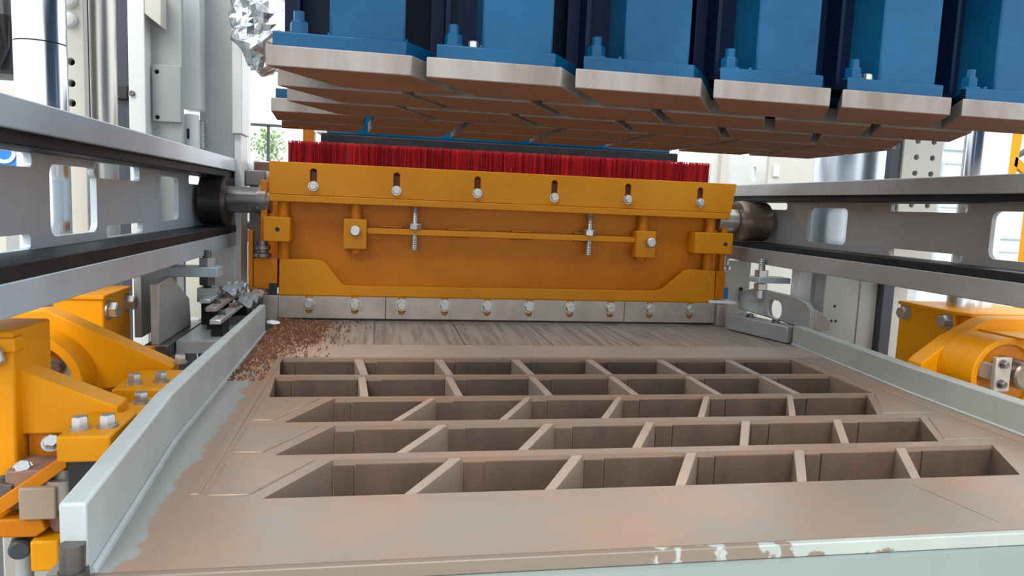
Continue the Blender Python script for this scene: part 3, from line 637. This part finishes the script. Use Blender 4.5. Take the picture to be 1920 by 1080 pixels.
# foil-wrapped pipe
fo = MB(); rnd = random.Random(5); n, m = 28, 26; vs = []
for i in range(m+1):
    z = 1.98+1.1*i/m
    for j in range(n):
        a = 2*math.pi*j/n
        env = min(1, .3+i/5.)
        r = env*(.165+.035*math.sin(3*a+i*.5)+.022*math.sin(5*a-i*.9)+.028*(rnd.random()-.5))
        vs.append((-1.0+.04*math.sin(i*.22)+r*1.15*math.cos(a), 6.25+r*math.sin(a), z+.02*rnd.random()-.05*math.cos(a)*(i < 5)))
fo.add(vs, [[i*n+j,i*n+(j+1)%n,(i+1)*n+(j+1)%n,(i+1)*n+j] for i in range(m) for j in range(n)]+[list(range(n))[::-1]])
o = solo('foil_wrap', fo, 'foil', 'crumpled silver film wrap hanging beside the blue press head', 'wrap', (-1.03,6.3,1.98))
for p in o.data.polygons: p.use_smooth = False
# cream panels, pipe post, hydraulics at left
pn = thing('cover_panel', 'cream sheet panel seen through openings of the left rail', 'panel', (-3, 7.2, FLOOR))
part('sheet', MB().box(-3.9,-1.95,7.2,7.26,-.7,1.42).box(-3.9,-3.8,7.2,7.26,FLOOR,-.7).box(-2.05,-1.95,7.2,7.26,FLOOR,-.7), 'cream', pn); part('rim', MB().box(-2.55,-2.40,7.15,7.2,.95,1.12), 'white', pn)
part('rib', MB().box(-2.75,-2.62,7.1,7.2,-.7,1.42), 'cream', pn)
pn2 = thing('cover_panel', 'low cream sheet panel below the left rail beside the feed box', 'panel', (-1.7, 8.8, FLOOR))
part('sheet', MB().box(-2.5,-1.45,8.8,8.86,FLOOR,.85), 'cream', pn2); part('slot', MB().box(-1.72,-1.68,8.785,8.8,.35,.50), 'hole', pn2)
part('rim', MB().box(-2.5,-1.45,8.74,8.8,.80,.86), 'white', pn2)
pp = thing('pipe_post', 'thin cream pipe post with collar below the left rail', 'post', (-1.57, 5.5, FLOOR))
part('pipe', MB().cyl((-1.57,5.5,FLOOR),(-1.57,5.5,.42),.036,18), 'cream', pp); part('collar', MB().cyl((-1.57,5.5,.22),(-1.57,5.5,.26),.044,18), 'white', pp)
hv = thing('hydraulic_valve', 'dark hydraulic block with hoses at upper left photo corner', 'valve', (-2.5, 5.6, FLOOR))
part('block', MB().box(-2.95,-2.48,5.6,6.0,1.75,2.5), 'navy', hv, .02)
for k in range(3): part('hose', MB().tube([(-2.50-.07*k,5.52,2.4),(-2.46-.06*k,5.45,2.1+.05*k),(-2.50-.05*k,5.5,1.92),(-2.58,5.55,1.78)], .045, 10), 'pink' if k == 1 else 'black', hv)
part('shelf', MB().box(-2.95,-2.25,5.5,6.0,1.58,1.64), 'cream', hv); part('stand', MB().box(-2.95,-2.85,5.9,6.0,FLOOR,1.7), 'grey', hv)
part('white_ball', MB().lathe((-2.33,5.45,1.40),(0,0,1),[(0,.02),(.02,.07),(.07,.1),(.12,.07),(.14,.02)],18), 'white_plastic', hv)
gd = thing('blue_drum', 'blue round drum end with white ring seen through left rail slot', 'drum', (-2.62, 5.7, FLOOR))
part('drum', MB().cyl((-2.62,5.75,1.20),(-2.62,6.4,1.20),.16,28), 'blue_bright', gd); part('ring', MB().ring((-2.62,5.74,1.22),(0,1,0),.05,.075,.02), 'white_plastic', gd)
part('stand', MB().box(-2.7,-2.55,5.9,6.3,FLOOR,1.08), 'grey', gd)
for nm, x0, x1, y, z0, z1, m, lab in (('white_box',-1.50,-1.36,5.9,-.35,.0,'white_plastic','small white box under the left rail bracket'),('blue_box',-1.33,-1.25,5.7,-.35,-.01,'blue','small dark blue box under the left rail bracket')):
    b = MB().box(x0,x1,y,y+.15,z0,z1).box(x0+.01,x1-.01,y+.01,y+.14,z1,z1+.012).box(x0+.03,x1-.03,y+.03,y+.12,FLOOR,z0)
    solo(nm, b, m, lab, 'box', (x0,y,FLOOR), .006)
rc = thing('stop_cylinder', 'dark round rubber stop on the floor at lower left corner', 'stop', (-1.22, 2.4, FLOOR))
part('post', MB().cyl((-1.24,2.75,FLOOR),(-1.24,2.75,-.30),.03,16), 'grey', rc); part('stop', MB().cyl((-1.195,2.62,-.25),(-1.24,2.78,-.25),.035,20,.008), 'navy', rc)

# ------------------------------------------------------------------ right machine frame
rp = thing('cladding_screen', 'bright cream frame panel with oval slot right of the feed box', 'panel', (4.1, 8, FLOOR))
part('sheet', MB().plate([(3.6,FLOOR),(4.55,FLOOR),(4.55,2.2),(3.6,2.2)], [rrect(4.325,4.375,1.40,1.57,.024,4)], 'y', 8, 8.06), 'white', rp)
part('flange', MB().box(3.88,3.96,7.9,8,FLOOR,2.2), 'cream', rp)
rq = thing('cladding_screen', 'pale grey frame panel with small label plate behind the right rail', 'panel', (4.5, 7.5, FLOOR))
part('sheet', MB().box(4.25,4.80,7.5,7.56,FLOOR,1.9), 'cream', rq); part('label_plate', MB().box(4.30,4.37,7.48,7.5,1.44,1.56), 'white', rq)
part('dark_gap', MB().box(4.81,4.92,7.5,7.56,FLOOR,1.9), 'navy', rq)
rcol = thing('hydraulic_cylinder', 'thick bright chrome cylinder behind the right rail', 'cylinder', (3.97, 5.65, FLOOR))
part('barrel', MB().cyl((3.97,5.65,.62),(3.97,5.65,3),.305,48), 'brushed_blue', rcol); part('base', MB().box(3.72,4.25,5.4,5.9,FLOOR,.62), 'grey', rcol)
pf = thing('perforated_plate', 'cream upright plate with two columns of dark holes at right', 'plate', (4.1, 5.05, FLOOR))
zs = [1.13+.1217*k for k in range(-1,9)]
part('plate', MB().plate([(3.93,.65),(4.27,.65),(4.27,2.4),(3.93,2.4)], [circ(x,z,.021) for x in (4.045,4.185) for z in zs], 'y', 4.98, 5.03), 'cream', pf, .004)
part('backing', MB().box(3.94,4.26,5.031,5.04,.65,2.4), 'hole', pf); part('dark_gap_strip', MB().box(3.845,3.928,5.0,5.06,.65,2.4), 'navy', pf)  # the dark strip is drawn in place of the gap beside the plate
part('stand', MB().box(3.72,4.26,4.98,5.29,.622,.65), 'cream', pf)
rc2 = thing('guide_column', 'polished chrome guide column at far right behind the rail', 'column', (3.985, 4.3, FLOOR))
part('column', MB().cyl((4.02,4.3,.441),(4.02,4.3,3.4),.135,36), 'brushed_blue', rc2)
# posts below the right rail
for nm, x0, x1, y, m, lab, bolts in (('white_post',3.42,3.53,5.4,'white','slim white post under the right rail',0),
        ('grey_post',3.52,3.71,5.2,'grey','flat grey post with small holes under the right rail',1),
        ('box_post',3.71,4.01,5.22,'grey','dark grey box post under the right rail',0),
        ('slate_post',4.01,4.11,5.15,'navy','dark slate post under the right rail',0),
        ('cream_post',4.115,4.275,5.2,'cream','cream post between slate post and yellow clamp at right',0)):
    t = thing(nm, lab, 'post', ((x0+x1)/2, y, FLOOR)); zt = .57 if x0 < 3.6 else .62
    part('post', MB().box(x0,x1,y,y+.13,FLOOR,zt), m, t, .006)
    if nm == 'white_post': part('ring', MB().box(x0-.01,x1+.01,y-.01,y+.14,.28,.31), 'white', t)
    if nm == 'box_post': part('seam', MB().box(x0+.13,x0+.14,y-.004,y,FLOOR,zt), 'steel_d', t)
    if bolts:
        for px, pz in ((.10,.30),(.08,.18),(.12,.18)): part('hole', MB().cyl((x0+px,y-.004,pz),(x0+px,y+.01,pz),.011,8), 'hole', t)
# distance
cr_ = thing('yellow_crane', 'yellow hoist arm far off at right photo edge', 'crane', (11.8, 12, FLOOR))
part('arm', MB().prism([(11.66,1.9),(11.92,1.9),(11.98,2.9),(11.86,2.9)], 'y', 12, 12.15), 'yellow', cr_); part('brace', MB().prism([(11.86,2.15),(12.6,1.75),(12.6,1.9),(11.88,2.32)], 'y', 12, 12.1), 'yellow', cr_)
part('mast', MB().box(12.5,12.85,12,12.3,FLOOR,1.9), 'yellow', cr_); part('strut', MB().tube([(11.9,12.05,2.3),(12.6,12.05,2.75)], .05, 8), 'navy', cr_)
def window_wall(name, x0, x1, y, z0, z1, nx, nz, lab):
    t = thing(name, lab, 'building', ((x0+x1)/2, y, FLOOR))
    part('wall', MB().box(x0,x1,y+.1,y+.3,FLOOR,z1), 'far', t)
    for i in range(nx):
        a = x0+(x1-x0)*(i+.12)/nx; b = x0+(x1-x0)*(i+.88)/nx
        for k in range(nz):
            c = z0+(z1-z0)*(k+.12)/nz; d = z0+(z1-z0)*(k+.85)/nz
            f = part('window', MB().plate([(a,c),(b,c),(b,d),(a,d)],[[(a+.08,c+.08),(b-.08,c+.08),(b-.08,d-.08),(a+.08,d-.08)]],'y',y,y+.12), 'rail', t)
            part('pane', MB().box(a+.08,b-.08,y+.06,y+.08,c+.08,d-.08), 'white', f)
window_wall('far_building', 22, 40, 26, -1.5, 5.5, 6, 4, 'pale blue-white far building with windows beyond the right rail')
ry = thing('yard_frame', 'dark thin steel gate frame against the sky at rear left', 'frame', (-4, 29, FLOOR))
for z in (3.62,5.66): part('bar', MB().box(-9,-1.5,29,29.1,z-.05,z+.05), 'navy', ry)
for x in (-9,-4.2,-1.6): part('post', MB().box(x-.05,x+.05,29,29.1,FLOOR,5.7 if x != -4.2 else 3.6), 'navy', ry)
def tree(x, y, z, r, lab, seed):
    rnd = random.Random(seed); t = thing('tree', lab, 'tree', (x,y,FLOOR)); mb = MB()
    for i in range(420):
        v = Vector((rnd.gauss(0,1),rnd.gauss(0,1),rnd.gauss(0,1))).normalized()*r*(.3+.75*rnd.random()); c = Vector((x,y,z))+Vector((v.x,v.y,v.z*1.1)); s = r*.12*(.6+rnd.random())
        a = Vector((rnd.gauss(0,1),rnd.gauss(0,1),rnd.gauss(0,1))).normalized()*s; b = a.orthogonal().normalized()*s*.6
        mb.add([c-a,c+b,c+a,c-b,c+a.cross(b).normalized()*s*.2],[[0,1,4],[1,2,4],[2,3,4],[3,0,4],[3,2,1,0]])
    part('crown', mb, 'leaf', t, kind='stuff'); part('trunk', MB().lathe((x,y,FLOOR),(0,0,1),[(0,r*.14),(z-FLOOR,r*.06)],10), 'pink', t)
tree(-4.9, 34, 3.25, .78, 'pale green tree beyond the back wall at rear left', 2)
tree(-7.2, 34, 3.1, .45, 'small pale tree left of the bigger one at rear left', 3)
ru = thing('roller_conveyor', 'grey roller conveyor far behind the left end of feed box', 'conveyor', (-1.5, 9.5, FLOOR))
part('side_beam', MB().box(-2.0,-.6,9.5,9.6,1.12,1.34), 'grey', ru); 
for k in range(7): part('roller', MB().cyl((-1.9+.2*k,9.42,1.38),(-1.82+.2*k,9.9,1.38),.05,12), 'steel', ru)
part('leg', MB().box(-1.3,-1.2,9.5,9.6,FLOOR,1.12), 'grey', ru)
dr = thing('drive_block', 'brown drive block with white-topped plate beside feed box left end', 'block', (-1.1, 7.2, FLOOR))
part('block', MB().box(-1.14,-.97,7.0,7.3,1.165,1.30), 'pink', dr, .01); part('plate', MB().box(-1.14,-.95,6.95,7.3,1.12,1.145), 'white', dr); part('base', MB().box(-1.16,-.95,6.9,7.3,FLOOR,1.12), 'steel_d', dr)

for o in list(C.collection.objects):
    g = {'flat_bar':'flat bars beside the left board','mould_clamp':'yellow mould clamps','guide_rail':'roller rails','side_board':'mould side boards','rail_bracket':'brackets under the rails',
         'guide_column':'chrome guide columns','tree':'trees beyond the back wall','cover_panel':'cream panels at left','cladding_screen':'frame panels at right'}.get(o.name.split('.')[0])
    if g and o.parent is None and 'label' in o: o['group'] = g
